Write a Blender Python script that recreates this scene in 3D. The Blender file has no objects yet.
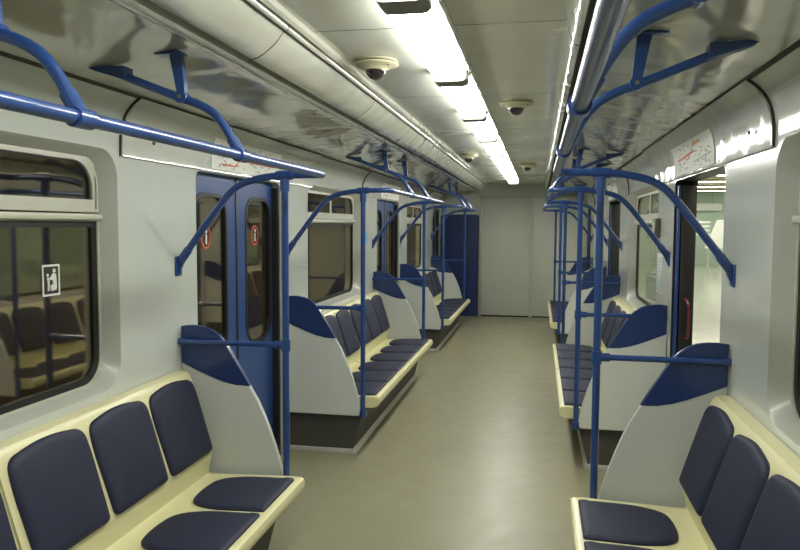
import bpy, bmesh, math, random
from mathutils import Vector, Matrix
random.seed(4)
C = bpy.context.scene.collection
ORG = {}

# ------------------------------------------------------------------ materials
def nodes(name):
    m = bpy.data.materials.new(name); m.use_nodes = True
    nt = m.node_tree; b = nt.nodes.get('Principled BSDF')
    return m, nt, b
def srgb(r, g, b):
    f = lambda c: (c/255/12.92) if c/255 <= .04045 else ((c/255+.055)/1.055)**2.4
    return (f(r), f(g), f(b), 1)
def pbr(name, col, rough=.5, metal=0, coat=0, var=.06, vscale=6, bump=0, bscale=20, bstretch=(1,1,1), spec=.5, rvar=0, fine=0):
    m, nt, b = nodes(name); N = nt.nodes; L = nt.links
    b.inputs['Roughness'].default_value = rough; b.inputs['Metallic'].default_value = metal
    b.inputs['Coat Weight'].default_value = coat; b.inputs['Coat Roughness'].default_value = .08
    b.inputs['Specular IOR Level'].default_value = spec
    tc = N.new('ShaderNodeTexCoord')
    n1 = N.new('ShaderNodeTexNoise'); n1.inputs['Scale'].default_value = vscale; n1.inputs['Detail'].default_value = 4
    L.new(tc.outputs['Object'], n1.inputs['Vector'])
    mx = N.new('ShaderNodeMix'); mx.data_type = 'RGBA'
    mx.inputs[6].default_value = tuple(c*(1-var) for c in col[:3])+(1,)
    mx.inputs[7].default_value = tuple(min(1, c*(1+var)) for c in col[:3])+(1,)
    L.new(n1.outputs['Fac'], mx.inputs[0])
    out = mx.outputs[2]
    if fine:
        n3 = N.new('ShaderNodeTexNoise'); n3.inputs['Scale'].default_value = 260; n3.inputs['Detail'].default_value = 2
        L.new(tc.outputs['Object'], n3.inputs['Vector'])
        m2 = N.new('ShaderNodeMix'); m2.data_type = 'RGBA'; m2.blend_type = 'OVERLAY'; m2.inputs[0].default_value = fine
        L.new(out, m2.inputs[6]); L.new(n3.outputs['Fac'], m2.inputs[7]); out = m2.outputs[2]
    L.new(out, b.inputs['Base Color'])
    if rvar:
        mr = N.new('ShaderNodeMapRange'); mr.inputs[3].default_value = rough-rvar; mr.inputs[4].default_value = rough+rvar
        mr.inputs[1].default_value = .3; mr.inputs[2].default_value = .7
        L.new(n1.outputs['Fac'], mr.inputs[0]); L.new(mr.outputs[0], b.inputs['Roughness'])
    if bump:
        mp = N.new('ShaderNodeMapping'); mp.inputs['Scale'].default_value = bstretch
        n2 = N.new('ShaderNodeTexNoise'); n2.inputs['Scale'].default_value = bscale; n2.inputs['Detail'].default_value = .6
        bp = N.new('ShaderNodeBump'); bp.inputs['Strength'].default_value = 1; bp.inputs['Distance'].default_value = bump
        L.new(tc.outputs['Object'], mp.inputs[0]); L.new(mp.outputs[0], n2.inputs['Vector'])
        L.new(n2.outputs['Fac'], bp.inputs['Height']); L.new(bp.outputs[0], b.inputs['Normal'])
    return m
def emit(name, col, s):
    m, nt, b = nodes(name); nt.nodes.remove(b)
    e = nt.nodes.new('ShaderNodeEmission'); e.inputs[0].default_value = col; e.inputs[1].default_value = s
    nt.links.new(e.outputs[0], nt.nodes['Material Output'].inputs[0]); return m
def glass(name, tint, refl, rough=.01):
    m, nt, b = nodes(name); nt.nodes.remove(b); N = nt.nodes; L = nt.links
    t = N.new('ShaderNodeBsdfTransparent'); t.inputs[0].default_value = tint
    g = N.new('ShaderNodeBsdfGlossy'); g.inputs['Roughness'].default_value = rough; g.inputs[0].default_value = (1,.96,.88,1)
    lw = N.new('ShaderNodeLayerWeight'); lw.inputs[0].default_value = .35
    ma = N.new('ShaderNodeMath'); ma.operation = 'MULTIPLY_ADD'; ma.inputs[1].default_value = .5; ma.inputs[2].default_value = refl; ma.use_clamp = True
    L.new(lw.outputs['Fresnel'], ma.inputs[0])
    mx = N.new('ShaderNodeMixShader'); L.new(ma.outputs[0], mx.inputs[0]); L.new(t.outputs[0], mx.inputs[1]); L.new(g.outputs[0], mx.inputs[2])
    L.new(mx.outputs[0], N['Material Output'].inputs[0]); return m

M = {}
M['wall'] = pbr('glossy_wall_laminate', srgb(192,197,189), .08, coat=.2, var=.04, vscale=3, bump=.004, bscale=4, bstretch=(1,1,.7))
M['cover'] = pbr('glossy_cover_laminate', srgb(192,195,186), .07, coat=.3, var=.04, vscale=3, bump=.0055, bscale=7)
M['ceil'] = pbr('satin_ceiling_panel', srgb(212,213,199), .2, coat=.3, var=.05, vscale=2.2, bump=.002, bscale=2.5, rvar=.08)
M['side'] = pbr('glossy_side_ceiling', srgb(180,181,167), .09, coat=.6, var=.05, vscale=3, bump=.016, bscale=5, rvar=.03)
M['cove'] = pbr('cove_paint', srgb(190,191,177), .1, coat=.8, var=.05, vscale=4, bump=.011, bscale=9, bstretch=(1,.8,1))
M['seam'] = pbr('dark_seam', srgb(58,56,48), .7)
M['frame'] = pbr('window_frame_cream', srgb(188,188,172), .35, var=.04)
M['recess'] = pbr('window_recess', srgb(172,174,164), .3, coat=.25, var=.04)
M['rubber'] = pbr('black_rubber', srgb(24,23,22), .5)
M['blue'] = pbr('blue_gloss_paint', srgb(30,64,122), .28, coat=.5, var=.06, vscale=9)
M['doorblue'] = pbr('blue_door_paint', srgb(34,66,122), .4, coat=.2, var=.08, vscale=4)
M['darkblue'] = pbr('navy_panel', srgb(22,42,92), .42, var=.08, vscale=4)
M['partblue'] = pbr('blue_screen_plastic', srgb(26,50,98), .38, coat=.15, var=.05, fine=.15)
M['partgrey'] = pbr('grey_screen_plastic', srgb(196,200,192), .38, coat=.1, var=.04, fine=.15)
M['cream'] = pbr('cream_seat_plastic', srgb(215,210,164), .36, coat=.15, var=.04, vscale=8)
M['navy'] = pbr('navy_upholstery', srgb(25,30,56), .6, var=.06, vscale=30, fine=.35, bump=.0006, bscale=300)
M['kick'] = pbr('dark_kick_panel', srgb(68,66,60), .65, var=.1, vscale=60, fine=.4)
M['alu'] = pbr('aluminium_strip', srgb(176,176,166), .4, metal=.0, var=.08, vscale=30)
M['post'] = pbr('light_metal_jamb', srgb(170,172,160), .35, metal=.2)
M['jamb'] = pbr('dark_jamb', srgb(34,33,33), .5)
M['end'] = pbr('end_wall_panel', srgb(184,187,174), .5, var=.03, vscale=2)
M['darkgap'] = pbr('dark_gap', srgb(22,20,18), .8)
M['camring'] = pbr('cream_ring', srgb(178,174,144), .4)
M['dome'] = pbr('smoked_dome', srgb(34,28,28), .12, coat=.7)
M['white'] = pbr('white_print', srgb(214,214,206), .4, var=.02)
M['paper'] = pbr('poster_paper', srgb(210,212,203), .5, var=.03)
M['red'] = pbr('red_print', srgb(200,84,58), .5)
M['orange'] = pbr('orange_print', srgb(206,130,66), .5)
M['green'] = pbr('green_print', srgb(130,170,130), .5)
M['cyan'] = pbr('blue_print', srgb(90,160,190), .5)
M['ink'] = pbr('dark_print', srgb(44,42,40), .5)
M['faintink'] = pbr('faint_print', srgb(140,140,136), .5)
M['bolt'] = pbr('bolt_steel', srgb(150,146,130), .3, metal=.9)
M['greycap'] = pbr('grey_lamp_cap', srgb(118,116,106), .45)
M['ringdark'] = pbr('dark_ring_groove', srgb(60,54,40), .6)
M['box'] = pbr('grey_box', srgb(92,90,82), .4)
M['glassL'] = glass('tinted_window_glass', (.74,.70,.62,1), .10, .03)
M['glassR'] = glass('clear_window_glass', (.9,.93,.9,1), .04)
M['lamp'] = emit('lamp_lens', (1,1,.94,1), 13)
M['plat_lamp'] = emit('platform_lamp', (1,.97,.80,1), 10)
M['tunnel'] = pbr('tunnel_concrete', srgb(186,176,152), .9, var=.12, vscale=2)
M['platfloor'] = pbr('speckled_platform_stone', srgb(170,172,162), .14, var=.12, vscale=5, bump=.004, bscale=3, bstretch=(1,.25,1))
M['platwall'] = pbr('teal_platform_wall', srgb(180,202,191), .4, var=.1, vscale=.6)
M['platceil'] = pbr('platform_ceiling', srgb(150,140,96), .5)
M['platwhite'] = pbr('white_platform_sign', srgb(226,230,226), .4)
M['maroon'] = pbr('maroon_paint', srgb(110,30,52), .35, coat=.4)

# floor: linoleum with worn marks near the end doors
def floor_mat():
    m, nt, b = nodes('beige_linoleum'); N = nt.nodes; L = nt.links
    tc = N.new('ShaderNodeTexCoord')
    def noise(sc, det, scale=(1,1,1)):
        mp = N.new('ShaderNodeMapping'); mp.inputs['Scale'].default_value = scale
        n = N.new('ShaderNodeTexNoise'); n.inputs['Scale'].default_value = sc; n.inputs['Detail'].default_value = det
        L.new(tc.outputs['Object'], mp.inputs[0]); L.new(mp.outputs[0], n.inputs['Vector']); return n
    a = noise(1.6, 5); c = noise(140, 2); s = noise(7, 3)
    mx = N.new('ShaderNodeMix'); mx.data_type = 'RGBA'; mx.inputs[6].default_value = srgb(132,129,104); mx.inputs[7].default_value = srgb(150,147,120)
    L.new(a.outputs['Fac'], mx.inputs[0])
    m2 = N.new('ShaderNodeMix'); m2.data_type = 'RGBA'; m2.blend_type = 'OVERLAY'; m2.inputs[0].default_value = .3
    L.new(mx.outputs[2], m2.inputs[6]); L.new(c.outputs['Fac'], m2.inputs[7])
    # short dark scuffs in the last metre
    sep = N.new('ShaderNodeSeparateXYZ'); L.new(tc.outputs['Object'], sep.inputs[0])
    k = noise(9, 0, (1.6, .8, 1))
    mr = N.new('ShaderNodeMapRange'); mr.inputs[1].default_value = .66; mr.inputs[2].default_value = .70; L.new(k.outputs['Fac'], mr.inputs[0])
    my = N.new('ShaderNodeMapRange'); my.inputs[1].default_value = 11.2; my.inputs[2].default_value = 11.9; L.new(sep.outputs['Y'], my.inputs[0])
    mu = N.new('ShaderNodeMath'); mu.operation = 'MULTIPLY'; L.new(mr.outputs[0], mu.inputs[0]); L.new(my.outputs[0], mu.inputs[1])
    mu2 = N.new('ShaderNodeMath'); mu2.operation = 'MULTIPLY'; mu2.inputs[1].default_value = .55; L.new(mu.outputs[0], mu2.inputs[0])
    m3 = N.new('ShaderNodeMix'); m3.data_type = 'RGBA'; m3.inputs[7].default_value = srgb(78,76,64)
    L.new(mu2.outputs[0], m3.inputs[0]); L.new(m2.outputs[2], m3.inputs[6]); L.new(m3.outputs[2], b.inputs['Base Color'])
    r = N.new('ShaderNodeMapRange'); r.inputs[1].default_value = .3; r.inputs[2].default_value = .7; r.inputs[3].default_value = .31; r.inputs[4].default_value = .42
    L.new(s.outputs['Fac'], r.inputs[0]); L.new(r.outputs[0], b.inputs['Roughness'])
    bp = N.new('ShaderNodeBump'); bp.inputs['Distance'].default_value = .0006; L.new(s.outputs['Fac'], bp.inputs['Height']); L.new(bp.outputs[0], b.inputs['Normal'])
    return m
M['floor'] = floor_mat()

def ceil_mat():
    m = M['ceil']; nt = m.node_tree; N = nt.nodes; L = nt.links; b = N['Principled BSDF']
    src = b.inputs['Base Color'].links[0].from_socket
    tc = N.new('ShaderNodeTexCoord'); sep = N.new('ShaderNodeSeparateXYZ'); L.new(tc.outputs['Object'], sep.inputs[0])
    a = N.new('ShaderNodeMath'); a.operation = 'ADD'; a.inputs[1].default_value = .22; L.new(sep.outputs['Y'], a.inputs[0])
    p = N.new('ShaderNodeMath'); p.operation = 'PINGPONG'; p.inputs[1].default_value = .74; L.new(a.outputs[0], p.inputs[0])
    lt = N.new('ShaderNodeMath'); lt.operation = 'LESS_THAN'; lt.inputs[1].default_value = .0035; L.new(p.outputs[0], lt.inputs[0])
    mx = N.new('ShaderNodeMix'); mx.data_type = 'RGBA'; mx.inputs[7].default_value = srgb(84,82,72)
    L.new(lt.outputs[0], mx.inputs[0]); L.new(src, mx.inputs[6]); L.new(mx.outputs[2], b.inputs['Base Color'])
ceil_mat()

# ------------------------------------------------------------------ object helpers
def tag(o, label=None, cat=None, group=None, kind=None):
    if label: o['label'] = label
    if cat: o['category'] = cat
    if group: o['group'] = group
    if kind: o['kind'] = kind
    return o
def empty(name, loc):
    o = bpy.data.objects.new(name, None); C.objects.link(o); o.location = loc; o.empty_display_size = .1
    ORG[o.name] = Vector(loc); return o
def link(name, bm, mat, parent=None, smooth=True, angle=35, origin=None):
    bmesh.ops.remove_doubles(bm, verts=bm.verts, dist=1e-5)
    bmesh.ops.recalc_face_normals(bm, faces=bm.faces)
    if parent is not None:
        o0 = ORG[parent.name]
    else:
        if origin is None:
            lo = Vector((min(v.co.x for v in bm.verts), min(v.co.y for v in bm.verts), min(v.co.z for v in bm.verts)))
            hi = Vector((max(v.co.x for v in bm.verts), max(v.co.y for v in bm.verts), max(v.co.z for v in bm.verts)))
            o0 = Vector(((lo.x+hi.x)/2, (lo.y+hi.y)/2, lo.z))
        else: o0 = Vector(origin)
    for v in bm.verts: v.co -= o0
    me = bpy.data.meshes.new(name); bm.to_mesh(me); bm.free()
    if smooth:
        for p in me.polygons: p.use_smooth = True
        me.set_sharp_from_angle(angle=math.radians(angle))
    ms = mat if isinstance(mat, (list, tuple)) else [mat]
    for q in ms: me.materials.append(M[q] if isinstance(q, str) else q)
    o = bpy.data.objects.new(name, me); C.objects.link(o)
    if parent is not None: o.parent = parent
    else: o.location = o0
    ORG[o.name] = o0
    return o
def copy_tree(o, parent=None):
    c = o.copy(); C.objects.link(c)
    if parent is not None: c.parent = parent
    for ch in list(KIDS.get(o.name, [])) or [x for x in C.objects if x.parent == o]:
        copy_tree(ch, c)
    return c
KIDS = {}
def shift_copy(root, dy):
    bpy.context.view_layer.update()
    c = copy_tree(root); c.location = (root.location.x, root.location.y+dy, root.location.z); return c

def box(bm, x0, x1, y0, y1, z0, z1, bev=0, mi=0):
    vs = [bm.verts.new((x, y, z)) for x in (x0, x1) for y in (y0, y1) for z in (z0, z1)]
    idx = [(0,1,3,2),(4,6,7,5),(0,4,5,1),(2,3,7,6),(0,2,6,4),(1,5,7,3)]
    fs = [bm.faces.new([vs[i] for i in f]) for f in idx]
    for f in fs: f.material_index = mi
    if bev:
        es = list({e for f in fs for e in f.edges})
        bmesh.ops.bevel(bm, geom=es, offset=bev, segments=2, profile=.5, affect='EDGES')
    return bm
def boxo(name, a, mat, parent=None, bev=0.0, **k):
    return link(name, box(bmesh.new(), min(a[0],a[1]), max(a[0],a[1]), *a[2:], bev=bev), mat, parent, **k)
def catmull(P, n=6):
    P = [Vector(p) for p in P]; out = []
    for i in range(len(P)-1):
        p0 = P[i-1] if i else P[0]*2-P[1]; p1 = P[i]; p2 = P[i+1]; p3 = P[i+2] if i+2 < len(P) else P[-1]*2-P[-2]
        for k in range(n):
            t = k/n
            out.append(.5*((2*p1)+(p2-p0)*t+(2*p0-5*p1+4*p2-p3)*t*t+(3*p1-p0-3*p2+p3)*t**3))
    out.append(P[-1]); return out
def tube(bm, P, r, seg=12, smooth=0, caps=True):
    P = [Vector(p) for p in P]
    if smooth: P = catmull(P, smooth)
    T = []
    for i in range(len(P)):
        a = P[max(i-1, 0)]; b = P[min(i+1, len(P)-1)]; T.append((b-a).normalized())
    n = T[0].orthogonal().normalized(); rings = []
    for i, p in enumerate(P):
        n = (n-T[i]*n.dot(T[i])).normalized(); b = T[i].cross(n)
        rr = r[i] if isinstance(r, (list, tuple)) else r
        rings.append([bm.verts.new(p+(n*math.cos(a)+b*math.sin(a))*rr) for a in [2*math.pi*k/seg for k in range(seg)]])
    for A, B in zip(rings, rings[1:]):
        for k in range(seg): bm.faces.new((A[k], A[(k+1) % seg], B[(k+1) % seg], B[k]))
    if caps: bm.faces.new(rings[0]); bm.faces.new(rings[-1])
    return bm
def prism(bm, prof, y0, y1, s=1, mi=0):            # (x,z) outline extruded along Y
    A = [bm.verts.new((s*x, y0, z)) for x, z in prof]; B = [bm.verts.new((s*x, y1, z)) for x, z in prof]
    fs = [bm.faces.new(A), bm.faces.new(B)]
    for i in range(len(prof)):
        j = (i+1) % len(prof); fs.append(bm.faces.new((A[i], A[j], B[j], B[i])))
    for f in fs: f.material_index = mi
    return bm
def sheet(bm, prof, y0, y1, s=1):                  # open (x,z) profile swept along Y
    n = max(1, int((y1-y0)/1.5)); ys = [y0+(y1-y0)*i/n for i in range(n+1)]
    R = [[bm.verts.new((s*x, y, z)) for x, z in prof] for y in ys]
    for A, B in zip(R, R[1:]):
        for i in range(len(prof)-1): bm.faces.new((A[i], A[i+1], B[i+1], B[i]))
    return bm
def rr(y0, y1, z0, z1, r, n=8):                    # rounded rectangle, n even
    rs = r if isinstance(r, (list, tuple)) else [r]*4; out = []
    for (cy, cz, a0, q) in ((y1-rs[0], z0+rs[0], -90, rs[0]), (y1-rs[1], z1-rs[1], 0, rs[1]), (y0+rs[2], z1-rs[2], 90, rs[2]), (y0+rs[3], z0+rs[3], 180, rs[3])):
        for i in range(n+1):
            a = math.radians(a0+90*i/n); out.append((cy+q*math.cos(a), cz+q*math.sin(a)))
    return out
def outer_of(hole, Y0, Y1, Z0, Z1, n=8):
    out = []; K = n+1
    corner = ((Y1, Z0), (Y1, Z1), (Y0, Z1), (Y0, Z0))
    for c in range(4):
        arc = hole[c*K:(c+1)*K]; cy, cz = corner[c]; h = n//2
        vert_first = c in (1, 3)
        for i, (y, z) in enumerate(arc):
            a = (cy, arc[0][1]) if vert_first else (arc[0][0], cz)
            b = (arc[-1][0], cz) if vert_first else (cy, arc[-1][1])
            if i <= h: t = i/h; out.append((a[0]+(cy-a[0])*t, a[1]+(cz-a[1])*t))
            else: t = (i-h)/h; out.append((cy+(b[0]-cy)*t, cz+(b[1]-cz)*t))
    return out
def ring(bm, A, xa, B, xb, s=1):
    a = [bm.verts.new((s*xa, y, z)) for y, z in A]; b = [bm.verts.new((s*xb, y, z)) for y, z in B]
    for i in range(len(A)):
        j = (i+1) % len(A)
        try: bm.faces.new((a[i], a[j], b[j], b[i]))
        except ValueError: pass
def frame_slab(bm, O, I, x0, x1, s=1):             # closed ring with thickness between outline O and hole I
    ring(bm, O, x0, I, x0, s); ring(bm, I, x0, I, x1, s); ring(bm, I, x1, O, x1, s); ring(bm, O, x1, O, x0, s)
def plate(bm, O, x0, x1, s=1):
    a = [bm.verts.new((s*x0, y, z)) for y, z in O]; b = [bm.verts.new((s*x1, y, z)) for y, z in O]
    bm.faces.new(a); bm.faces.new(b)
    for i in range(len(O)):
        j = (i+1) % len(O); bm.faces.new((a[i], a[j], b[j], b[i]))
def round_poly(V, R, n=6):
    out = []
    for i, p in enumerate(V):
        p = Vector(p); a = Vector(V[i-1])-p; b = Vector(V[(i+1) % len(V)])-p
        r = min(R[i], a.length*.5, b.length*.5); A = p+a.normalized()*r; B = p+b.normalized()*r
        for k in range(n+1):
            t = k/n; out.append(A*(1-t)**2+p*2*t*(1-t)+B*t*t)
    return out
def inset(P, d):
    c = sum((Vector(p) for p in P), Vector((0, 0)))/len(P); out = []
    n = len(P)
    for i in range(n):
        a = P[i-1]; b = P[(i+1) % n]; t = (Vector(b)-Vector(a))
        nn = Vector((-t.y, t.x)); nn = nn.normalized() if nn.length > 1e-9 else Vector((0,0))
        if nn.dot(c-Vector(P[i])) < 0: nn = -nn
        out.append(Vector(P[i])+nn*d)
    return out
def pad(bm, O, V, U, W, N, h=.028):                # upholstered pad: outline O in the plane V + u*U + w*W, domed along N
    rings = []
    for d, hh in ((0, -.004), (-.001, h*.35), (.004, h*.68), (.014, h*.88), (.035, h*.97)):
        rings.append([bm.verts.new(V+U*p.x+W*p.y+N*hh) for p in inset(O, d)])
    for A, B in zip(rings, rings[1:]):
        for i in range(len(A)):
            j = (i+1) % len(A); bm.faces.new((A[i], A[j], B[j], B[i]))
    c = sum((v.co for v in rings[-1]), Vector())/len(rings[-1])+N*h*.06
    cv = bm.verts.new(c); A = rings[-1]
    for i in range(len(A)): bm.faces.new((A[i], A[(i+1) % len(A)], cv))
    bm.faces.new(rings[0])

PER = 4.445
Y_END = 13.43
YB = -2.2

# ------------------------------------------------------------------ the setting
boxo('floor', (-1.48, 1.46, YB, Y_END+.1, -.06, 0), 'floor', smooth=False, origin=(0, 0, 0))['kind'] = 'structure'

WX = 1.34
W0, W1, WZ0, WZ1 = 1.12, 2.90, .975, 2.015
D0, D1, DZ = 3.64, 4.93, 1.985
def wall(s, name):
    bm = bmesh.new()
    def rect(y0, y1, z0, z1):
        v = [bm.verts.new((s*WX, y, z)) for y, z in ((y0, z0), (y1, z0), (y1, z1), (y0, z1))]; bm.faces.new(v)
    rect(YB, .9, 0, 2.03)
    for k in range(3):
        o = PER*k
        h = rr(W0+o, W1+o, WZ0, WZ1, .12)
        ring(bm, outer_of(h, .9+o, 3.15+o, 0.0, 2.03), WX, h, WX, s)
        d1 = min(D1+o, Y_END-.07); y2 = min(.9+PER+o, Y_END)
        r = .05; arcs = []
        out = [(3.15+o, 0), (3.15+o, 2.03), (y2, 2.03), (y2, 0), (d1, 0)]
        for i in range(6): a = math.radians(90*i/5); arcs.append((d1-r+r*math.cos(a), DZ-r+r*math.sin(a)))
        for i in range(6): a = math.radians(90+90*i/5); arcs.append((D0+o+r+r*math.cos(a), DZ-r+r*math.sin(a)))
        f = bm.faces.new([bm.verts.new((s*WX, y, z)) for y, z in out+arcs+[(D0+o, 0)]])
    bm.normal_update()
    bmesh.ops.triangulate(bm, faces=[f for f in bm.faces if len(f.verts) > 4])
    sheet(bm, [(WX, 2.03), (1.339, 2.07), (1.334, 2.11), (1.324, 2.15), (1.302, 2.19), (1.272, 2.225), (1.235, 2.249)], YB, Y_END, s)
    o = link(name, bm, 'wall', smooth=True, angle=30, origin=(0, 0, 0)); o['kind'] = 'structure'
    md = o.modifiers.new('thickness', 'SOLIDIFY'); md.thickness = .004; md.offset = -1 if s > 0 else 1
    md.offset = 0
    es = o.modifiers.new('crisp', 'EDGE_SPLIT'); es.split_angle = math.radians(25)
    return o
wall(-1, 'wall_left'); wall(1, 'wall_right')
boxo('wall_back_added', (-1.46, 1.46, YB-.08, YB, 0, 2.5), 'end', smooth=False)['kind'] = 'structure'  # unseen wall added behind the camera to close the car for lighting and reflections

# central ceiling with side panels
CZ = 2.44
ce = boxo('ceiling', (-.46, .60, YB, Y_END, CZ, CZ+.03), 'ceil', smooth=False, origin=(0, 0, 0)); ce['kind'] = 'structure'
for s in (-1, 1):
    bm = bmesh.new()
    xe = .665
    prof = [(1.235, 2.250), (1.10, 2.266), (1.0, 2.278), (.9, 2.296), (.8, 2.312), (.72, 2.318), (xe, 2.312)]
    P2 = prof+[(x, z+.012) for x, z in reversed(prof)]
    prism(bm, P2, YB, Y_END, s)
    link('side_panel', bm, 'side', ce, angle=40)
    bm = bmesh.new(); prism(bm, [(1.245, 2.240), (1.236, 2.2455), (1.229, 2.2485), (1.229, 2.2515), (1.245, 2.2515)], YB, Y_END, s)
    link('hinge_gap', bm, 'seam', ce)
# coves beside the ceiling
def cove(name, s, body, groove, rim):
    bm = bmesh.new(); prism(bm, body, YB, Y_END, s); o = link(name, bm, 'cove', angle=50, origin=(0, 0, 0)); o['kind'] = 'structure'
    g = bmesh.new(); prism(g, groove, YB, Y_END, s); link('groove', g, 'seam', o)
    g = bmesh.new(); prism(g, rim, YB, Y_END, s); link('outer_rail', g, 'cove', o, angle=50)
    # joint bands between duct lengths
    for y in (2.55, 4.05, 5.55, 7.05, 8.55, 10.05, 11.55):
        g = bmesh.new()
        cx = sum(p[0] for p in body)/len(body); cz = sum(p[1] for p in body)/len(body)
        prism(g, [(cx+(x-cx)*1.015, cz+(z-cz)*1.03-.0005) for x, z in body], y, y+.006, s); link('joint_band', g, 'ringdark', o)
    return o
cl = cove('trim_1', -1, [(.566, 2.302), (.545, 2.306), (.515, 2.322), (.485, 2.345), (.462, 2.368), (.447, 2.388), (.440, 2.402), (.432, 2.398), (.424, 2.402), (.421, 2.414), (.421, 2.446), (.566, 2.446)],
     [(.600, 2.32), (.562, 2.32), (.562, 2.44), (.600, 2.44)],
     [(.668, 2.300), (.655, 2.292), (.635, 2.286), (.612, 2.288), (.599, 2.296), (.597, 2.33), (.597, 2.44), (.668, 2.44)])
cr = cove('trim_2', 1, [(.606, 2.304), (.592, 2.308), (.580, 2.325), (.570, 2.35), (.563, 2.38), (.558, 2.41), (.556, 2.446), (.606, 2.446)],
     [(.640, 2.33), (.603, 2.33), (.603, 2.44), (.640, 2.44)],
     [(.670, 2.302), (.660, 2.292), (.648, 2.290), (.638, 2.297), (.637, 2.33), (.637, 2.44), (.670, 2.44)])
# thin cable cover running along the inner edge of the left duct
bm = bmesh.new(); prism(bm, [(.421, 2.418), (.405, 2.412), (.392, 2.420), (.390, 2.4398), (.421, 2.4398)], YB, Y_END, -1)
link('cable_cover', bm, 'cove', cl, angle=50)
bm = bmesh.new(); prism(bm, [(.4375, 2.401), (.4375, 2.395), (.429, 2.3945), (.429, 2.401)], YB, Y_END, -1); link('shadow_gap', bm, 'seam', cl)

# end wall
we = boxo('wall_end', (-1.46, 1.46, Y_END+.02, Y_END+.12, 0, 2.5), 'end', smooth=False, origin=(0, 0, 0)); we['kind'] = 'structure'
d = boxo('door_8', (-.555, .325, Y_END, Y_END+.02, .025, 2.2), 'end', bev=.004, origin=(0, Y_END, 0)); d['kind'] = 'structure'
boxo('bottom_gap', (-.555, .325, Y_END+.008, Y_END+.02, 0, .025), 'darkgap', d)
boxo('post', (.33, .372, Y_END-.006, Y_END+.02, 0, 2.2), 'end', d, bev=.004)
boxo('hinge_post', (-.585, -.56, Y_END-.012, Y_END+.02, 0, 2.21), 'post', d, bev=.004)
for z in (.35, .8, 1.25, 1.7, 2.1):
    bm = bmesh.new(); tube(bm, [(.351, Y_END-.012, z), (.351, Y_END-.004, z)], .008, 8); link('bolt', bm, 'ringdark', d)
d2 = boxo('door_9', (.377, 1.25, Y_END, Y_END+.02, .025, 2.2), 'end', bev=.004, origin=(.8, Y_END, 0)); d2['kind'] = 'structure'
boxo('bottom_gap', (.377, 1.25, Y_END+.008, Y_END+.02, 0, .025), 'darkgap', d2)
boxo('trim_3', (-.6, 1.27, Y_END-.01, Y_END+.02, 2.202, 2.222), 'post', bev=.003)['kind'] = 'structure'
# blue end door
bm = bmesh.new()
O = round_poly([(-1.31, .0), (-.605, .0), (-.605, 1.885), (-1.31, 1.885)], [.004, .004, .05, .05])
a = [bm.verts.new((p.x, Y_END-.05, p.y)) for p in O]; b = [bm.verts.new((p.x, Y_END+.02, p.y)) for p in O]
bm.faces.new(a); bm.faces.new(b)
for i in range(len(O)): j = (i+1) % len(O); bm.faces.new((a[i], a[j], b[j], b[i]))
d3 = link('door_7', bm, 'darkblue', origin=(-.95, Y_END, 0)); d3['kind'] = 'structure'
boxo('door_seam', (-.80, -.79, Y_END-.053, Y_END-.05, .02, 1.84), 'jamb', d3)
boxo('edge_rubber', (-.628, -.607, Y_END-.054, Y_END-.05, .02, 1.84), 'jamb', d3)

# window assemblies
def window(idx, s, k):
    o = PER*k
    bm = bmesh.new()
    h = rr(W0+o, W1+o, WZ0, WZ1, .12); h2 = rr(W0+o+.004, W1+o-.004, WZ0+.004, WZ1-.004, .118)
    i1 = rr(W0+o+.035, W1+o-.035, WZ0+.02, WZ1-.035, .12); i2 = rr(W0+o+.045, W1+o-.045, WZ0+.028, WZ1-.045, .12)
    ring(bm, h, WX-.001, h2, WX+.004, s); ring(bm, h2, WX+.004, i1, 1.412, s)
    w = link('window_%d' % idx, bm, 'recess', angle=30, origin=(s*WX, 2.01+o, WZ0)); w['kind'] = 'structure'
    yc = 2.005+o; a0, a1 = W0+o+.035, W1+o-.035
    lowO = rr(a0, a1, WZ0+.02, 1.735, [.12, .004, .004, .12]); lowI = rr(a0+.012, a1-.012, WZ0+.03, 1.705, [.115, .004, .004, .115])
    bm = bmesh.new(); frame_slab(bm, lowO, lowI, 1.408, 1.43, s); link('lower_frame', bm, 'frame', w)
    g = rr(a0+.045, a1-.045, WZ0+.058, 1.682, [.09, .012, .012, .09])
    bm = bmesh.new(); frame_slab(bm, lowI, g, 1.415, 1.432, s); link('rubber_gasket', bm, 'rubber', w)
    bm = bmesh.new(); plate(bm, g, 1.424, 1.428, s); link('lower_pane', bm, 'glassL' if s < 0 else 'glassR', w)
    upO = rr(a0, a1, 1.745, WZ1-.035, [.006, .12, .12, .006])
    bm = bmesh.new()
    gl = rr(a0+.045, yc-.022, 1.798, WZ1-.055, [.006, .006, .12, .006]); gr = rr(yc+.022, a1-.045, 1.798, WZ1-.055, [.006, .12, .006, .006])
    frame_slab(bm, outer_of(gl, a0+.03, yc, 1.745, WZ1-.036), gl, 1.405, 1.43, s)
    frame_slab(bm, outer_of(gr, yc, a1-.03, 1.745, WZ1-.036), gr, 1.405, 1.43, s)
    frame_slab(bm, upO, rr(a0+.012, a1-.012, 1.757, WZ1-.047, [.006, .11, .11, .006]), 1.409, 1.43, s)
    link('upper_frame', bm, 'frame', w)
    for q in (gl, gr):
        bm = bmesh.new(); plate(bm, q, 1.422, 1.426, s); link('upper_pane', bm, 'glassL' if s < 0 else 'glassR', w)
        bm = bmesh.new(); qq = q
        frame_slab(bm, qq, [((y-yc)*.985+yc if abs(y-yc) > .5 else y, 1.876+(z-1.876)*.93) for y, z in qq], 1.414, 1.421, s); link('upper_gasket', bm, 'rubber', w)
    bm = bmesh.new(); box(bm, min(s*1.385, s*1.43), max(s*1.385, s*1.43), a0+.004, a1-.004, 1.712, 1.738, .005)
    link('rain_bar', bm, 'frame', w)
    return w
n = 0
for s in (-1, 1):
    for k in range(3):
        n += 1; window(n, s, k)

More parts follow.
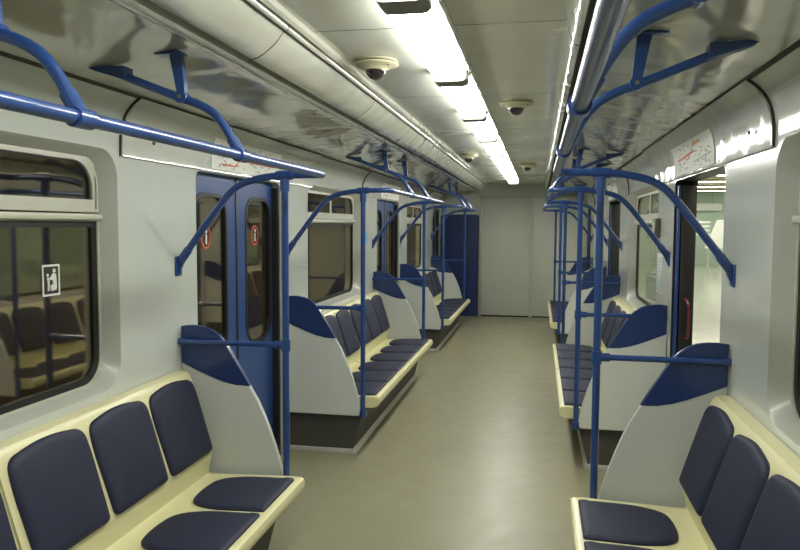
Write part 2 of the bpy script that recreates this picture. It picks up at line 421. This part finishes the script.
# doors
def leaf(d, s, y0, y1, g0, g1, k):
    hole = rr(g0, g1, .885, 1.875, [.16, .13, .13, .16])
    bm = bmesh.new(); frame_slab(bm, outer_of(hole, y0, y1, .012, 1.995), hole, 1.392, 1.425, s)
    L = link('door_leaf', bm, 'doorblue', d)
    gi = rr(g0+.022, g1-.022, .907, 1.853, [.14, .11, .11, .14])
    bm = bmesh.new(); frame_slab(bm, hole, gi, 1.388, 1.42, s); link('window_gasket', bm, 'rubber', L)
    bm = bmesh.new(); plate(bm, gi, 1.404, 1.408, s); link('glass_pane', bm, 'glassL', L)
    if k == 0:
        yc = (g0+g1)/2-.04; zc = 1.62
        bm = bmesh.new()
        def ell(a, b): return [(yc+a*math.cos(t), zc+b*math.sin(t)) for t in [2*math.pi*i/32 for i in range(32)]]
        frame_slab(bm, ell(.062, .068), ell(.050, .058), 1.4015, 1.4035, s)
        st = link('warning_sign', bm, 'red', L)
        bm = bmesh.new(); plate(bm, [(yc-.008, zc-.04), (yc+.010, zc-.04), (yc+.012, zc+.015), (yc-.006, zc+.02)], 1.4000, 1.4022, s)
        plate(bm, [(yc+.003+.011*math.cos(t), zc+.033+.011*math.sin(t)) for t in [math.pi*2*i/12 for i in range(12)]], 1.4000, 1.4022, s); link('sign_figure', bm, 'white', L)
    return L
def door(idx, s, k, closed):
    o = PER*k
    d1 = min(D1+o, Y_END-.07); r = .05
    loop = [(D0+o, 0.0)]
    for i in range(6): a = math.radians(180-90*i/5); loop.append((D0+o+r+r*math.cos(a), DZ-r+r*math.sin(a)))
    for i in range(6): a = math.radians(90-90*i/5); loop.append((d1-r+r*math.cos(a), DZ-r+r*math.sin(a)))
    loop.append((d1, 0.0))
    bm = bmesh.new(); xo = 1.39 if closed else 1.475
    A = [bm.verts.new((s*(WX-.001), y, z)) for y, z in loop]; B = [bm.verts.new((s*xo, y, z)) for y, z in loop]
    for i in range(len(loop)-1): bm.faces.new((A[i], A[i+1], B[i+1], B[i]))
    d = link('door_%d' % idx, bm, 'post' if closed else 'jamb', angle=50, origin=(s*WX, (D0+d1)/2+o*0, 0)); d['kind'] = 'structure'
    if closed:
        mid = 4.29+o
        leaf(d, s, D0-.06+o, mid-.012, 3.70+o, 4.15+o, k)
        if d1 > mid+.3:
            e = min(D1+.06+o, Y_END-.01)
            if k < 2: leaf(d, s, mid+.012, e, 4.43+o, 4.88+o, k)
            bm = bmesh.new(); box(bm, min(s*1.386, s*1.425), max(s*1.386, s*1.425), mid-.013, mid+.013, .012, 1.99, .003); link('centre_rubber', bm, 'rubber', d)
        else: pass
        boxo('jamb_rubber', (s*1.345, s*1.39, d1-.028, d1-.002, .0, 1.95), 'rubber', d)
        boxo('jamb_strip', (s*1.325, s*1.339, d1+.012, d1+.055, .0, 1.98), 'post', d, bev=.003)
        for z in (.12, .55, .98, 1.42, 1.85):
            bm = bmesh.new(); tube(bm, [(s*1.326, d1+.034, z), (s*1.320, d1+.034, z)], .007, 8); link('screw', bm, 'ringdark', d)
        boxo('threshold', (s*1.335, s*1.40, D0+.01+o, d1-.01, .0, .012), 'alu', d)
    else:
        for (ya, yb) in ((D0+o-.0, D0+o+.022), (d1-.055, d1)):
            boxo('leaf_edge', (s*1.352, s*1.368, ya, yb, .01, DZ-.03), 'doorblue', d, bev=.004)
            boxo('edge_rubber', (s*1.376, s*1.460, ya, yb if ya < 4+o else yb, .01, DZ-.03), 'rubber', d, bev=.004)
        boxo('threshold', (s*1.335, s*1.47, D0+.01+o, d1-.01, .0, .012), 'alu', d)
        if k == 0:
            bm = bmesh.new()
            y = d1-.10
            tube(bm, [(1.40, y+.07, 1.235), (1.41, y+.03, 1.232), (1.42, y, 1.21), (1.425, y-.008, 1.16), (1.425, y-.005, 1.00), (1.41, y+.03, .975), (1.40, y+.07, .97)], .007, 10, 5)
            link('grab_handle', bm, 'maroon', d)
    return d
for k in range(3): door(k+1, -1, k, True)
for k in range(3): door(k+4, 1, k, False)

# header covers above the doors, with route map posters on them
n = 4
def curve_pt(t):   # cover surface, inward of the wall
    P = [(1.326, 2.000), (1.325, 2.05), (1.321, 2.10), (1.311, 2.145), (1.289, 2.186), (1.258, 2.218), (1.226, 2.240)]
    f = t*(len(P)-1); i = min(int(f), len(P)-2); u = f-i
    return (P[i][0]*(1-u)+P[i+1][0]*u, P[i][1]*(1-u)+P[i+1][1]*u)
side_word = {-1: 'left', 1: 'right'}
for s in (-1, 1):
    for k in range(3):
        o = PER*k; y0 = 2.925+o; y1 = min(5.655+o, Y_END-.02)
        bm = bmesh.new(); front = [curve_pt(i/10) for i in range(11)]
        prism(bm, front+[(1.24, 2.2475), (1.304, 2.19), (1.336, 2.10), (1.338, 1.994), (1.332, 1.990), (1.325, 1.992)], y0, y1, s)
        bmesh.ops.bevel(bm, geom=[e for e in bm.edges if abs(e.verts[0].co.y-e.verts[1].co.y) < 1e-6 and len(e.link_faces) == 2 and min(len(f.verts) for f in e.link_faces) == 4 and max(len(f.verts) for f in e.link_faces) > 4], offset=.006, segments=2, affect='EDGES')
        c = link('trim_%d' % n, bm, 'cover', angle=40, origin=(s*1.3, (y0+y1)/2, 2)); c['kind'] = 'structure'; n += 1
        for yy in (y0-.005, y1+.001) if k < 2 else (y0-.005,):
            bm = bmesh.new(); prism(bm, [(a-.001+.004, b) for a, b in [curve_pt(i/10) for i in range(11)]]+[(1.24, 2.248), (1.304, 2.19), (1.337, 2.10), (1.338, 1.99)], yy, yy+.004, s)
            link('gap', bm, 'seam', c)
        bm = bmesh.new(); tube(bm, [(s*1.312, y0+.24, 2.075), (s*1.306, y0+.24, 2.075)], .009, 10); link('key_lock', bm, 'ink', c)
        # poster
        q0, q1 = 3.80+o, 4.86+o
        if k == 2: q1 = q0+.9
        T = empty('route_map', (s*1.31, (q0+q1)/2, 2.0))
        def quad(bm, ya, yb, ta, tb, off, nn=8):
            R = []
            for i in range(nn+1):
                x, z = curve_pt(ta+(tb-ta)*i/nn)
                R.append([bm.verts.new((s*(x-off), y, z)) for y in (ya, yb)]+[bm.verts.new((s*(x-off+.0015), y, z)) for y in (yb, ya)])
            for A, B in zip(R, R[1:]):
                for a in range(4): b = (a+1) % 4; bm.faces.new((A[a], A[b], B[b], B[a]))
            bm.faces.new(R[0]); bm.faces.new(R[-1])
        bm = bmesh.new(); quad(bm, q0, q1, .02, .62, .0045); link('sheet', bm, 'paper', T)
        Lq = q1-q0
        def line(nm, mat, a, b, ta, tb, th=.012, off=.0065):
            bm = bmesh.new(); m_ = 14
            for i in range(m_):
                u = i/m_; v = (i+1)/m_
                t1 = ta+(tb-ta)*u; 
                quad(bm, q0+Lq*(a+(b-a)*u), q0+Lq*(a+(b-a)*v)+.001, t1, t1+th*5, off, 1)
            link(nm, bm, mat, T)
        if s < 0:
            line('red_line', 'red', .12, .30, .12, .12, .006); line('red_line', 'red', .30, .36, .12, .26, .006); line('red_line', 'red', .36, .90, .26, .26, .007)
            line('green_line', 'green', .30, .62, .40, .16, .005)
        else:
            line('red_line', 'red', .42, .86, .36, .28, .008); line('orange_line', 'orange', .25, .42, .50, .48, .009)
            line('green_line', 'green', .36, .50, .56, .40, .006); line('green_line', 'green', .06, .45, .22, .16, .005)
        random.seed(7+k)
        bm = bmesh.new()
        for i in range(46):
            a = q0+Lq*random.uniform(.04, .92); t = random.uniform(.07, .56); w_ = random.uniform(.012, .045)
            quad(bm, a, a+w_, t, t+.022, .0063, 1)
        link('station_names', bm, 'faintink', T)['kind'] = 'stuff'
        where = ['the nearest', 'the second', 'the farthest'][k]
        lab = {(-1,0): 'white route map strip above the nearest closed blue door on the left', (-1,1): 'small route map strip above the second dark door on the left',
               (-1,2): 'tiny route map strip above the last left door by the end wall', (1,0): 'white route map with orange red line above the nearest open right doorway',
               (1,1): 'route map strip above the second open doorway on the right', (1,2): 'far route map strip above the last right doorway by the end wall'}[(s, k)]
        tag(T, lab, 'map', 'route maps above the doors')

# ------------------------------------------------------------------ benches
back_dir = Vector((1.255-1.135, 0, .93-.55)).normalized()
def make_bench(s):
    t = empty('bench_seat', (s*1.0, 2.02, 0))
    shell = [(.690, .352), (.660, .362), (.648, .378), (.644, .408), (.650, .427), (.664, .434), (.70, .434), (.9, .427), (1.08, .420), (1.15, .413), (1.166, .420), (1.160, .45),
             (1.143, .50), (1.137, .55), (1.165, .64), (1.20, .75), (1.235, .865), (1.255, .925), (1.272, .944), (1.300, .948), (1.333, .944), (1.334, .40), (1.15, .37), (.78, .35)]
    for (a, b) in ((2.026, 3.39), (.650, 2.014)):
        bm = bmesh.new(); prism(bm, shell, a, b, s)
        es = [e for e in bm.edges if abs(e.verts[0].co.y-e.verts[1].co.y) < 1e-6 and max(len(f.verts) for f in e.link_faces) > 4]
        bmesh.ops.bevel(bm, geom=es, offset=.006, segments=2, affect='EDGES')
        link('seat_shell', bm, 'cream', t, angle=40)
    U = Vector((0, 1, 0)); Wb = Vector((s*back_dir.x, 0, back_dir.z)); Nb = Vector((-s*back_dir.z, 0, back_dir.x))
    Ws = Vector((s*1, 0, -.028)).normalized(); Ns = Vector((s*.028, 0, 1)).normalized()
    w = .207
    Ob = round_poly([(-w+.006, 0), (w-.006, 0), (w+.002, .28), (w-.006, .378), (0, .408), (-w+.006, .378), (-w-.002, .28)], [.028, .028, .05, .06, .16, .06, .05])
    Os = round_poly([(-w+.004, 0), (w-.004, 0), (w-.004, .25), (w-.055, .375), (0, .394), (-w+.055, .375), (-w+.004, .25)], [.010, .010, .08, .07, .14, .07, .08])
    for c in (3.158, 2.712, 2.266, 1.79, 1.345, .90):
        bm = bmesh.new(); pad(bm, Ob, Vector((s*1.1365, c, .546)), U, Wb, Nb, .026); link('back_cushion', bm, 'navy', t, angle=60)
    for c in (3.128, 2.684, 2.24, 1.79, 1.345, .90):
        bm = bmesh.new(); pad(bm, Os, Vector((s*.682, c, .4345)), U, Ws, Ns, .018); link('seat_cushion', bm, 'navy', t, angle=60)
    bm = bmesh.new(); prism(bm, [(.765, .345), (.852, .012), (1.333, .012), (1.333, .36), (1.15, .36)], .66, 3.39, s)
    link('base_panel', bm, 'kick', t, smooth=False)
    bm = bmesh.new()
    prism(bm, [(.822, 0), (.824, .008), (.848, .036), (.862, .036), (.862, 0)], .640, 3.405, s)
    box(bm, min(s*.842, s*1.333), max(s*.842, s*1.333), .640, .668, .0, .034, .003)
    box(bm, min(s*.842, s*1.333), max(s*.842, s*1.333), 3.380, 3.405, .0, .034, .003)
    link('kick_strip', bm, 'alu', t)
    return t
BL = {-1: ['left bench nearest the camera, six navy seats beside the near window', 'second left bench, six navy seats just past the nearest blue doors', 'farthest left bench, six navy seats ending by the navy end door'],
      1: ['right bench nearest the camera, navy cushions in the lower right corner', 'second right bench, navy seats just past the nearest open doorway', 'farthest right bench, navy seats ending by the white end wall']}
for s in (-1, 1):
    b = make_bench(s)
    for k in range(3):
        o = b if k == 0 else shift_copy(b, PER*k)
        tag(o, BL[s][k], 'bench', 'six seat benches along the walls')

# ------------------------------------------------------------------ partition screens
edge = [(1.334, 1.166), (1.29, 1.172), (1.25, 1.172), (1.20, 1.163), (1.16, 1.147), (1.125, 1.123), (1.10, 1.097), (1.05, 1.018), (1.00, .937), (.96, .868)]
low = [(.92, .795), (.885, .72), (.855, .645), (.825, .56), (.80, .475), (.782, .40), (.772, .345), (.775, .318), (.79, .300), (1.334, .300)]
arc = [(1.334, .975), (1.25, .940), (1.17, .908), (1.10, .884), (1.03, .870)]
def make_screen(s, y0):
    y1 = y0+.028
    t = empty('partition_screen', (s*1.05, y0+.014, .3))
    bm = bmesh.new(); prism(bm, edge+[(x, z) for x, z in reversed(arc)], y0-.003, y1+.003, s)
    bmesh.ops.bevel(bm, geom=[e for e in bm.edges if abs(e.verts[0].co.y-e.verts[1].co.y) < 1e-6], offset=.005, segments=2, affect='EDGES')
    link('blue_top', bm, 'partblue', t, angle=40)['label'] = 'glossy blue curved top of the screen'
    bm = bmesh.new(); prism(bm, [(.96, .868)]+low+arc, y0, y1, s)
    bmesh.ops.bevel(bm, geom=[e for e in bm.edges if abs(e.verts[0].co.y-e.verts[1].co.y) < 1e-6], offset=.005, segments=2, affect='EDGES')
    link('grey_panel', bm, 'partgrey', t, angle=40)['label'] = 'pale grey lower panel of the screen'
    return t
SL = {(-1,0,1): 'grey screen with blue top at the far end of the nearest left bench', (-1,1,0): 'grey and blue screen facing the nearest left doors, in front of the second bench',
      (-1,1,1): 'grey and blue screen closing the far end of the second left bench', (-1,2,0): 'grey and blue screen at the near end of the farthest left bench',
      (-1,2,1): 'small far screen beside the navy end door, end of last left bench',
      (1,0,1): 'large grey screen with blue top at the far end of the nearest right bench', (1,1,0): 'grey and blue screen past the nearest right doorway, before the second bench',
      (1,1,1): 'grey and blue screen closing the far end of the second right bench', (1,2,0): 'grey and blue screen at the near end of the farthest right bench',
      (1,2,1): 'small far screen on the right nearest the white end wall'}
for s in (-1, 1):
    far = make_screen(s, 3.446); near = make_screen(s, .595+PER)
    for (k, e), lab in [((q[1], q[2]), v) for q, v in SL.items() if q[0] == s]:
        src = far if e else near; kk = k if e else k-1
        o = src if kk == 0 else shift_copy(src, PER*kk)
        tag(o, lab, 'screen', 'partition screens at the bench ends')

# ------------------------------------------------------------------ handrails
def make_rail(s):
    t = empty('handrail', (s*.757, 2.02, .3))
    ya, yb = .61, 3.428
    arm = [(1.322, 1.505), (1.262, 1.585), (1.16, 1.718), (1.085, 1.812), (1.03, 1.868), (.97, 1.902), (.88, 1.926), (.78, 1.937), (.66, 1.940)]
    P = [(s*x, ya, z) for x, z in arm]+[(s*.60, ya+.006, 1.94), (s*.57, ya+.028, 1.94), (s*.558, ya+.07, 1.94), (s*.558, 1.3, 1.94), (s*.558, 2.7, 1.94), (s*.558, yb-.07, 1.94), (s*.57, yb-.028, 1.94), (s*.60, yb-.006, 1.94)]+[(s*x, yb, z) for x, z in reversed(arm)]
    bm = bmesh.new(); tube(bm, P, .0178, 14, 4); link('grab_bar', bm, 'blue', t, angle=60)
    for y in (ya, yb):
        bm = bmesh.new(); tube(bm, [(s*.757, y, .325), (s*.757, y, 1.93)], .0175, 14); link('pole', bm, 'blue', t)
        bm = bmesh.new(); tube(bm, [(s*.757, y, 1.86), (s*.757, y, 1.918), (s*.757, y, 1.921)], .0235, 14); tube(bm, [(s*.80, y, 1.9365), (s*.714, y, 1.9395)], .0235, 14)
        link('tee_clamp', bm, 'blue', t)
        q = y+(.012 if y == ya else -.006)
        bm = bmesh.new(); tube(bm, [(s*.757, y, 1.09), (s*1.325, y+(.008 if y == ya else -.004), 1.09)], .014, 12); link('crossbar', bm, 'blue', t)
        bm = bmesh.new(); tube(bm, [(s*.757, y, 1.06), (s*.757, y, 1.12)], .0235, 14); tube(bm, [(s*.76, y, 1.09), (s*.815, y, 1.09)], .020, 12); link('cross_clamp', bm, 'blue', t)
        bm = bmesh.new(); tube(bm, [(s*1.300, y+(.008 if y == ya else -.004), 1.09), (s*1.336, y+(.008 if y == ya else -.004), 1.09)], .0175, 12); link('end_socket', bm, 'blue', t)
        # foot bracket at the seat corner
        bm = bmesh.new(); tube(bm, [(s*.757, y, .295), (s*.757, y, .345)], .025, 14); e = 1 if y == ya else -1
        box(bm, min(s*.735, s*.80), max(s*.735, s*.80), min(y, y+e*.05), max(y, y+e*.05), .298, .333, .006); link('foot_bracket', bm, 'blue', t)
        # wall bracket
        bm = bmesh.new(); box(bm, min(s*1.328, s*1.3385), max(s*1.328, s*1.3385), y-.032, y+.032, 1.43, 1.53, .003)
        prism(bm, [(1.332, 1.432), (1.332, 1.525), (1.300, 1.560), (1.282, 1.540)], y-.008, y+.008, s)
        tube(bm, [(s*1.318, y, 1.51), (s*1.276, y, 1.566)], .0225, 12); link('wall_bracket', bm, 'blue', t)
    for y in (1.52, 2.43):
        bm = bmesh.new()
        tube(bm, [(s*.562, y, 1.945), (s*.585, y, 1.985), (s*.615, y, 2.037), (s*.66, y, 2.089), (s*.71, y, 2.119), (s*.78, y, 2.145), (s*.90, y, 2.190), (s*1.045, y, 2.246)], .0155, 12, 5)
        h = link('hanger', bm, 'blue', t, angle=60)
        bm = bmesh.new(); tube(bm, [(s*.558, y-.032, 1.94), (s*.558, y+.032, 1.94)], .024, 14); tube(bm, [(s*.562, y, 1.95), (s*.592, y, 1.998)], .0205, 12); link('collar', bm, 'blue', h)
        zt = 2.302
        bm = bmesh.new()
        A = [(.762, 2.145), (.792, 2.150), (.822, zt), (.776, zt)]; prism(bm, A, y-.012, y+.012, s)
        tube(bm, [(s*.778, y-.022, 2.148), (s*.778, y+.022, 2.148)], .022, 14)
        link('strut', bm, 'blue', h)
        bm = bmesh.new(); box(bm, min(s*.77, s*.87), max(s*.77, s*.87), y-.03, y+.03, 2.296, 2.306, .003); link('strut_plate', bm, 'blue', h)
        bm = bmesh.new(); prism(bm, [(.985, 2.212), (1.10, 2.246), (1.13, 2.258), (1.10, 2.265), (.99, 2.262)], y-.03, y+.03, s); link('foot_plate', bm, 'blue', h)
        bm = bmesh.new(); tube(bm, [(s*.778, y-.026, 2.148), (s*.778, y-.020, 2.148)], .007, 8); link('bolt', bm, 'bolt', h)
    return t
HL = {-1: ['blue handrail over the nearest left bench, entering the upper left corner', 'blue handrail and poles of the second left bench past the nearest doors', 'farthest blue handrail on the left, in front of the navy end door'],
      1: ['blue handrail over the nearest right bench, shining under the right cove', 'blue handrail and poles of the second right bench past the open doorway', 'farthest blue handrail on the right, before the white end wall']}
for s in (-1, 1):
    b = make_rail(s)
    for k in range(3):
        o = b if k == 0 else shift_copy(b, PER*k)
        tag(o, HL[s][k], 'handrail', 'blue handrails above the benches')

# ------------------------------------------------------------------ ceiling lights
LX0, LX1 = -.022, .128; LZ = 2.385
def make_light():
    t = empty('ceiling_light', ((LX0+LX1)/2, 2.96, CZ))
    prof = [(LX0, CZ-.001), (LX0, LZ+.016), (LX0+.012, LZ+.003), (LX0+.03, LZ), (LX1-.03, LZ), (LX1-.012, LZ+.003), (LX1, LZ+.016), (LX1, CZ-.001)]
    bm = bmesh.new(); prism(bm, prof, 2.342, 3.452); link('lamp_lens', bm, 'lamp', t, angle=40)
    cap = [(x+(.006 if x > .05 else -.006), z-(.011 if z < CZ-.01 else 0)) for x, z in prof]
    bm = bmesh.new(); prism(bm, cap, 3.452, 3.590); link('end_cap', bm, 'greycap', t, angle=40)
    bm = bmesh.new(); prism(bm, [(LX1+.018, CZ-.0005), (LX1+.018, CZ-.030), (LX1+.030, CZ-.034), (LX1+.036, CZ-.026), (LX1+.036, CZ-.0005)], 2.345, 3.588); link('side_strip', bm, 'cove', t)
    bm = bmesh.new(); prism(bm, [(LX1+.001, CZ-.0005), (LX1+.001, CZ-.006), (LX1+.018, CZ-.006), (LX1+.018, CZ-.0005)], 2.345, 3.588); link('gap_strip', bm, 'seam', t)
    return t
lt = make_light(); LP = 1.25
k0 = 0
pos = [-3, -2, -1, 0, 1, 2, 3, 4, 5, 6, 7]
words = {-1: 'lamp cut by the top edge of the picture, only its grey cap in view', 0: 'nearest and largest glowing lamp on the ceiling', 1: 'second glowing ceiling lamp from the camera', 2: 'third glowing ceiling lamp from the camera', 3: 'fourth glowing ceiling lamp from the camera',
         4: 'fifth glowing ceiling lamp from the camera', 5: 'third from last glowing lamp toward the end wall', 6: 'last but one glowing lamp toward the end wall', 7: 'last glowing ceiling lamp, by the end wall'}
for p in pos:
    o = lt if p == 0 else shift_copy(lt, LP*p)
    tag(o, words.get(p, 'ceiling lamp above and behind the camera'), 'light', 'ceiling lamps in a row')

# dome cameras
def lathe(bm, prof, c, n=32, mi=0):
    R = [[bm.verts.new((c[0]+r*math.cos(2*math.pi*i/n), c[1]+r*math.sin(2*math.pi*i/n), z)) for i in range(n)] for r, z in prof]
    for A, B in zip(R, R[1:]):
        for i in range(n): bm.faces.new((A[i], A[(i+1) % n], B[(i+1) % n], B[i]))
    bm.faces.new(R[0]); bm.faces.new(R[-1])
dl = ['dome camera left of the nearest lamp on the ceiling', 'dome camera on the ceiling, nearest one right of the lamps', 'farther dome camera left of the lamp row', 'farther dome camera right of the lamp row']
d0 = None
for i, (x, y) in enumerate(((-.262, 3.27), (.336, 4.46), (-.264, 7.72), (.33, 9.05))):
    if d0 is None:
        d0 = t = empty('dome_camera', (x, y, CZ))
        bm = bmesh.new(); lathe(bm, [(.100, CZ), (.102, CZ-.004), (.098, CZ-.006)], (x, y)); link('base_ring', bm, 'camring', t, angle=40)
        bm = bmesh.new(); lathe(bm, [(.094, CZ-.005), (.094, CZ-.014)], (x, y)); link('groove', bm, 'ringdark', t)
        bm = bmesh.new(); lathe(bm, [(.09, CZ-.012), (.103, CZ-.012), (.106, CZ-.016), (.103, CZ-.020), (.085, CZ-.026), (.060, CZ-.032), (.054, CZ-.042), (.047, CZ-.042)], (x, y)); link('cover_ring', bm, 'camring', t, angle=50)
        bm = bmesh.new(); lathe(bm, [(.047*math.cos(a), CZ-.036-.048*math.sin(a)) for a in [math.radians(9*q) for q in range(10)]], (x, y)); link('dome', bm, 'dome', t, angle=60)
        for a in (-.6, 1.5, 3.6):
            bm = bmesh.new(); px, py = x+.082*math.cos(a), y+.082*math.sin(a); tube(bm, [(px, py, CZ-.024), (px, py, CZ-.030)], .005, 8); link('screw', bm, 'ringdark', t)
        o = t
    else:
        o = shift_copy(d0, 0); o.location = (x, y, CZ)
    tag(o, dl[i], 'camera', 'dome cameras on the ceiling')

# ------------------------------------------------------------------ small things on the walls
t = empty('window_sticker', (-1.4235, 2.556, 1.408))
bm = bmesh.new()
y0, y1, z0, z1 = 2.505, 2.610, 1.408, 1.533
frame_slab(bm, rr(y0, y1, z0, z1, .004), rr(y0+.008, y1-.008, z0+.008, z1-.008, .003), 1.4215, 1.4235, -1); link('border', bm, 'white', t)
bm = bmesh.new(); plate(bm, rr(y0+.006, y1-.006, z0+.006, z1-.006, .003), 1.4225, 1.4238, -1); link('backing', bm, 'ink', t)
bm = bmesh.new()
def disc(cy, cz, r): plate(bm, [(cy+r*math.cos(a), cz+r*math.sin(a)) for a in [2*math.pi*i/14 for i in range(14)]], 1.4195, 1.4226, -1)
def poly(P): plate(bm, [(y0+a*.105, z0+b*.125) for a, b in P], 1.4195, 1.4226, -1)
disc(y0+.066*1.05, z0+.100, .0085); disc(y0+.030, z0+.084, .006)
poly([(.58, .72), (.76, .70), (.80, .30), (.76, .18), (.46, .16), (.44, .34), (.60, .36), (.55, .52), (.40, .50), (.40, .56)])
poly([(.25, .60), (.34, .60), (.38, .40), (.36, .17), (.28, .17), (.30, .38)])
link('seated_figures', bm, 'white', t)
tag(t, 'small dark sticker with white seated passenger pictogram on the nearest left window', 'sticker')

t = empty('wall_notice', (-1.336, 5.40, 1.5))
bm = bmesh.new(); plate(bm, [(5.42, 1.50), (5.56, 1.50), (5.54, 1.58), (5.47, 1.615), (5.42, 1.60)], 1.3335, 1.3365, -1)
for v in bm.verts: v.co.y += 2.08+.0
for v in bm.verts: v.co.y += .0
link('blue_print', bm, 'cyan', t); 
t.location = (-1.336, 7.55, 1.5)
for ch in [c for c in C.objects if c.parent == t]: ch.location = (0, -2.15, 0)
tag(t, 'pale blue sticker on the left wall beside the second window', 'sticker')

t = empty('intercom', (1.335, 5.50, 1.62))
boxo('housing', (1.300, 1.3375, 5.43, 5.57, 1.612, 1.752), 'box', t, bev=.006)
boxo('grille', (1.297, 1.301, 5.455, 5.545, 1.64, 1.72), 'frame', t, bev=.001)
tag(t, 'small grey intercom box on the right wall past the nearest open doorway', 'intercom')

t = empty('wall_notice', (1.336, 5.45, 1.30))
boxo('sheet', (1.3345, 1.3375, 5.32, 5.52, 1.22, 1.50), 'paper', t)
bm = bmesh.new()
for i in range(11): box(bm, 1.3325, 1.3346, 5.335, 5.335+random.uniform(.10, .17), 1.24+i*.022, 1.246+i*.022)
link('printed_lines', bm, 'cyan', t)
tag(t, 'white printed notice under the intercom on the right wall', 'notice')

# ------------------------------------------------------------------ outside
bm = bmesh.new(); box(bm, -2.6, -2.4, -3, 30, -1.0, 4.0); o = link('wall_tunnel', bm, 'tunnel', smooth=False); o['kind'] = 'structure'
PZ = -.04; PY = 34
boxo('floor_platform', (1.56, 12, -3, PY, PZ-.1, PZ), 'platfloor', smooth=False)['kind'] = 'structure'
boxo('ceiling', (1.56, 12, -3, PY, 3.16, 3.3), 'platceil', smooth=False)['kind'] = 'structure'
boxo('wall_platform_end', (1.56, 12, PY, PY+.2, PZ, 3.3), 'platwall', smooth=False)['kind'] = 'structure'
boxo('wall_platform_side', (12, 12.2, -3, PY, PZ, 3.3), 'platwall', smooth=False)['kind'] = 'structure'
ys = [3, 7, 11, 15, 18.2, 21.4, 24.6, 27.8, 31]
pl = None
for j, y in enumerate(ys):
    if pl is None:
        pl = empty('platform_light', (6.6, y, 3.16))
        boxo('housing', (1.8, 11.6, y-.16, y+.16, 3.10, 3.159), 'platceil', pl)
        boxo('lamp_lens', (1.85, 11.55, y-.13, y+.13, 3.085, 3.10), 'plat_lamp', pl)
        o = pl
    else: o = shift_copy(pl, y-ys[0])
    tag(o, 'long glowing light bar across the platform ceiling outside the right doorway', 'light', 'light bars of the platform ceiling')
t = empty('platform_sign', (7.3, PY-.3, 2.45))
boxo('sign_board', (5.2, 8.3, PY-.32, PY-.22, 2.36, 2.68), 'platwhite', t, bev=.01)
boxo('hanger_rod', (5.6, 5.64, PY-.28, PY-.25, 2.68, 3.16), 'post', t); boxo('hanger_rod', (7.9, 7.94, PY-.28, PY-.25, 2.68, 3.16), 'post', t)
tag(t, 'long white hanging sign far down the platform seen through the right doorway', 'sign')
t = empty('platform_kiosk', (8, PY-1.6, PZ))
bm = bmesh.new()
q = [(7.35, .75), (8.05, .75), (8.40, 1.95), (7.80, 1.95)]
a = [bm.verts.new((x, PY-1.7, z)) for x, z in q]; b = [bm.verts.new((x, PY-1.6, z)) for x, z in q]; bm.faces.new(a); bm.faces.new(b)
for i in range(4): bm.faces.new((a[i], a[(i+1) % 4], b[(i+1) % 4], b[i]))
link('slanted_panel', bm, 'platwhite', t)
boxo('leg', (7.45, 7.55, PY-1.69, PY-1.61, PZ, .8), 'post', t); boxo('leg', (7.9, 8.0, PY-1.69, PY-1.61, PZ, .8), 'post', t)
for j in range(4): boxo('shelf', (6.9, 7.55, PY-1.69, PY-1.61, 1.30+j*.17, 1.38+j*.17), 'platwhite', t)
tag(t, 'white slanted panel stand at the far end of the platform', 'stand')

# ------------------------------------------------------------------ world, camera, view
w = bpy.data.worlds.new('World'); bpy.context.scene.world = w; w.use_nodes = True
w.node_tree.nodes['Background'].inputs[0].default_value = (.02, .02, .02, 1); w.node_tree.nodes['Background'].inputs[1].default_value = 1
cd = bpy.data.cameras.new('camera'); cam = bpy.data.objects.new('camera', cd); C.objects.link(cam)
yaw, pitch, roll = (math.radians(a) for a in (10.841, -4.0216, .2847))
fwd = Vector((-math.sin(yaw)*math.cos(pitch), math.cos(yaw)*math.cos(pitch), math.sin(pitch)))
rt = Vector((math.cos(yaw), math.sin(yaw), 0)); up = rt.cross(fwd)
r2 = rt*math.cos(roll)+up*math.sin(roll); u2 = up*math.cos(roll)-rt*math.sin(roll)
m = Matrix((r2, u2, -fwd)).transposed().to_4x4(); m.translation = Vector((.4826, 0, 1.7))
cam.matrix_world = m
cd.sensor_width = 36; cd.lens = 722.5/800*36; cd.clip_start = .05; cd.clip_end = 200
bpy.context.scene.camera = cam
sc = bpy.context.scene
sc.view_settings.view_transform = 'Standard'; sc.view_settings.look = 'None'; sc.view_settings.gamma = 1
sc.view_settings.exposure = 0.95
